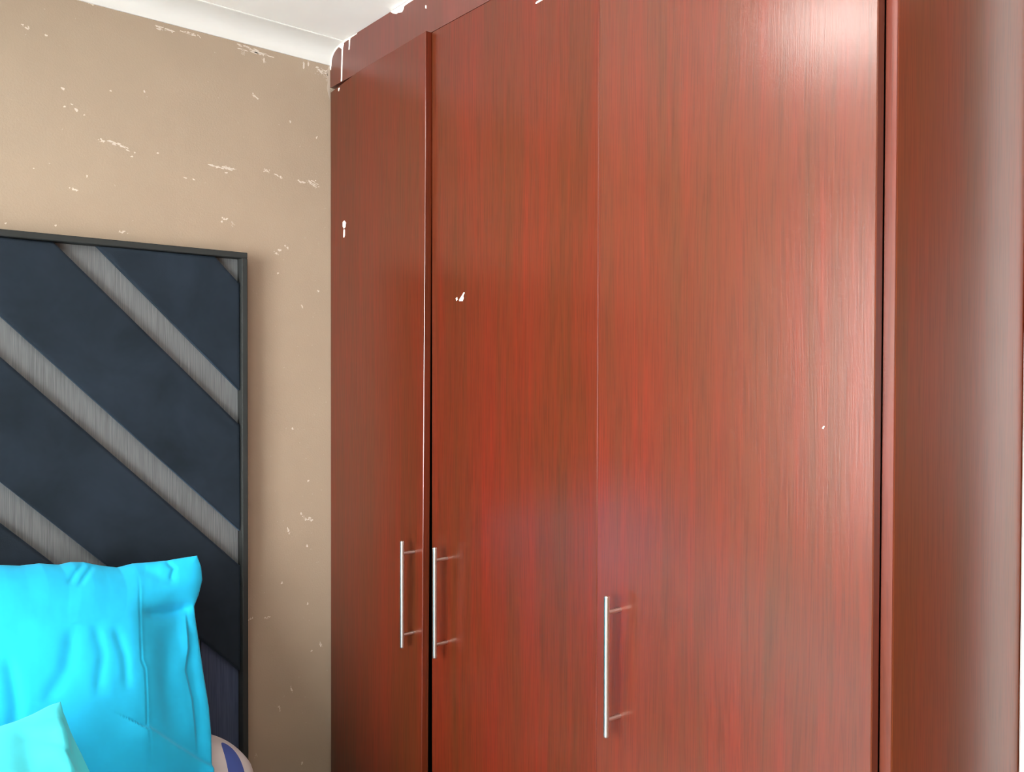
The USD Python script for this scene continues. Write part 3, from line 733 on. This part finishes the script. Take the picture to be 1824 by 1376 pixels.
D1 = 0.14
P1_TOP = [(a, b + D1) for a, b in [(-1.30, 0.46), (-1.2, 0.468), (-0.90, 0.503), (-0.8191, 0.5001), (-0.7844, 0.4938), (-0.7494, 0.4934), (-0.713, 0.4857), (-0.6901, 0.4884), (-0.6641, 0.4847), (-0.6351, 0.473), (-0.5996, 0.4627), (-0.5676, 0.4668), (-0.4968, 0.4617), (-0.4282, 0.4625)]]
P1_R = [(a, b + D1) for a, b in [(-0.4282, 0.4625), (-0.4229, 0.4364), (-0.4237, 0.4048), (-0.4346, 0.3739), (-0.4469, 0.3502), (-0.4482, 0.3148), (-0.4482, 0.2199), (-0.447, 0.1275), (-0.4511, 0.0671), (-0.4600, -0.0005), (-0.475, -D1)]]


def p1_front(u, v, s, t, UV):
    v = v - D1
    UV = np.stack([u, v], -1)
    h = np.zeros_like(u)
    seam = [(-0.566, 0.43), (-0.575, 0.3809), (-0.588, 0.30), (-0.5945, 0.2484), (-0.589, 0.2291), (-0.5944, 0.167), (-0.601, 0.1127), (-0.6006, 0.0392)]
    h += crease(UV, seam, -0.0022, 0.0026)
    h += crease(UV, seam, 0.0025, 0.008, side=-1)
    h += crease(UV, [(-0.4717, 0.3432), (-0.4796, 0.2597), (-0.4944, 0.2141), (-0.4884, 0.153), (-0.4927, 0.0379)], 0.010, 0.005, side=-1)
    h += crease(UV, [(-0.520, 0.32), (-0.535, 0.25), (-0.545, 0.16), (-0.535, 0.08)], -0.006, 0.022)
    h += crease(UV, [(-0.6631, 0.4833), (-0.69, 0.455), (-0.7099, 0.4278)], -0.0035, 0.006)
    h += crease(UV, [(-0.6473, 0.4748), (-0.67, 0.448), (-0.6946, 0.4193)], -0.0035, 0.006)
    h += crease(UV, [(-0.715, 0.34), (-0.7387, 0.255), (-0.79, 0.19)], -0.0045, 0.016)
    h += crease(UV, [(-0.677, 0.34), (-0.670, 0.27), (-0.690, 0.19)], -0.0035, 0.011)
    h += crease(UV, [(-0.640, 0.33), (-0.628, 0.26), (-0.632, 0.19)], -0.0035, 0.010)
    h += crease(UV, [(-0.835, 0.31), (-0.826, 0.21), (-0.84, 0.12)], -0.005, 0.012)
    h += crease(UV, [(-0.6, 0.1097), (-0.5417, 0.0627), (-0.4567, -0.0018)], 0.016, 0.008, side=-1, taper=False)
    h += crease(UV, [(-0.575, 0.345), (-0.5169, 0.345), (-0.4481, 0.3504)], -0.011, 0.012)
    h += crease(UV, [(-0.500, 0.462), (-0.486, 0.438), (-0.500, 0.410)], -0.0035, 0.006)
    h += crease(UV, [(-0.560, 0.455), (-0.52, 0.42), (-0.48, 0.41)], -0.003, 0.014)
    ear = sstep(u, -0.57, -0.43) * sstep(v, 0.35, 0.43)
    h += 0.014 * ear
    h -= 0.030 * sstep(u, -0.62, -0.47) * (1 - sstep(v, 0.33, 0.40)) * (1 - 0.6 * sstep(u, -0.50, -0.44))
    h += 0.005 * (meshkit.fbm(np.stack([u * 9, v * 6, u * 0], -1), 3, 4) - 0.5)
    h += 0.0012 * (meshkit.fbm(np.stack([u * 40, v * 25, u * 0], -1), 2, 9) - 0.5)
    return h


pm = pillow((0, -0.345 - D1 * 0.4081, 0.648 - D1 * 0.9129), (0, 0.19, 0.425), -1.20, P1_R, P1_TOP, (-1.22, -0.425), 0.115, p1_front)
obj('pillow', pm, mat_cyan, smooth=True, label='turquoise pillow propped upright against the velvet headboard', cat='pillow')

D2 = 0.27
P2_TOP = [(a, b + D2) for a, b in [(-1.35, 0.36), (-1.2, 0.37), (-0.90, 0.396), (-0.8684, 0.4023), (-0.8428, 0.4058), (-0.8159, 0.4127), (-0.7879, 0.4223), (-0.7713, 0.4246)]]
P2_R = [(a, b + D2) for a, b in [(-0.7713, 0.4246), (-0.7705, 0.4022), (-0.7638, 0.3784), (-0.7507, 0.327), (-0.7417, 0.2719), (-0.735, 0.15), (-0.735, 0.0), (-0.745, -D2)]]


def p2_front(u, v, s, t, UV):
    v = v - D2
    UV = np.stack([u, v], -1)
    h = np.zeros_like(u)
    h += crease(UV, [(-0.7773, 0.3886), (-0.7739, 0.3463), (-0.777, 0.3186), (-0.7857, 0.3137), (-0.77, 0.25)], 0.009, 0.005, side=-1)
    h += crease(UV, [(-0.83, 0.38), (-0.838, 0.34), (-0.845, 0.27)], -0.003, 0.018)
    h -= 0.03 * sstep(u, -0.785, -0.745) * (1 - sstep(v, 0.37, 0.42)) * sstep(v, -0.05, 0.15)
    h += 0.006 * (meshkit.fbm(np.stack([u * 11, v * 9, u * 0], -1), 3, 14) - 0.5) * sstep(v, -0.2, 0.0)
    return h


pm = pillow((0, -0.80 - D2 * 0.8214, 0.664 - D2 * 0.5704), (0, 0.36, 0.25), -1.40, P2_R, P2_TOP, (-1.34, -0.765), 0.06, p2_front, back=0.03)
obj('pillow', pm, mat_cyan_pale, smooth=True, label='paler turquoise pillow leaning in front, only its corner in view', cat='pillow')


# sheer curtains drawn to the sides of the window
mat_sheer = M('sheer_curtain', {'d': ('diffuse_bsdf', {'color': (0.80, 0.79, 0.76)}), 't': ('translucent_bsdf', {'color': (0.80, 0.78, 0.74)}), 'm': ('mix_closure', {'fac': 0.5})},
              [('d.BSDF', 'm.closure1'), ('t.BSDF', 'm.closure2')], surface='m.closure')


def curtain(ya, yb, name_label):
    n, k = 160, 8
    q = np.linspace(0, 1, n)
    yy, xx = ya + (yb - ya) * q, X_LEFT + 0.085 + 0.028 * np.sin(q * abs(yb - ya) / 0.11 * 2 * np.pi)
    zs = np.linspace(0.05, 2.27, k)
    P_ = np.array([[(x + o, y, z) for x, y in zip(xx, yy)] for o in (0.0, 0.0012) for z in zs])
    P_ = P_.reshape(2, k, n, 3)
    V, F = P_.reshape(-1, 3), []
    idx = np.arange(2 * k * n).reshape(2, k, n)
    for i in range(k - 1):
        for j in range(n - 1):
            a, b, c, e = idx[0, i, j], idx[0, i, j + 1], idx[0, i + 1, j + 1], idx[0, i + 1, j]
            F += [(a, b, c), (a, c, e)]
    obj('curtain', (V[:k * n], np.array(F)), mat_sheer, smooth=True, label=name_label, cat='curtain')


curtain(-0.98, -0.05, 'sheer white curtain at the headboard side of the window')
curtain(-3.30, -2.85, 'sheer white curtain at the foot side of the window')
rod = thing('curtain_rod', 'steel curtain rod above the window', 'curtain rod')
obj('rod', tube_along([(X_LEFT + 0.085, -3.38, 2.285), (X_LEFT + 0.085, -0.15, 2.285)], 0.012, 16), mat_steel, rod, smooth=40)
for y in (-3.33, -0.10):
    obj('bracket', box(X_LEFT - 0.002, X_LEFT + 0.09, y - 0.008, y + 0.008, 2.268, 2.276), mat_steel, rod)

# ceiling lamp (above the frame; its sheen shows near the top of the right door)
lamp = thing('ceiling_lamp', 'round white ceiling lamp above the bed', 'lamp')
LX, LY = -0.86, -1.06
mat_lamp = M('lamp_diffuser', {'e': ('emission', {'color': (1.0, 0.96, 0.90), 'strength': LAMP})}, [], surface='e.emission')
ring = trimesh.creation.annulus(0.150, 0.165, 0.03, sections=48)
ring.apply_translation([LX, LY, H - 0.0155])
obj('lamp_rim', ring, mat_white_gloss, lamp, smooth=30)
prof_l = [(0.0, -0.055), (0.05, -0.052), (0.10, -0.042), (0.135, -0.028), (0.1495, -0.012), (0.1495, -0.001), (0.0, -0.001)]
dl = trimesh.creation.revolve(prof_l, sections=48)
dl.apply_translation([LX, LY, H])
trimesh.repair.fix_normals(dl)
obj('diffuser', dl, mat_lamp, lamp, smooth=40)
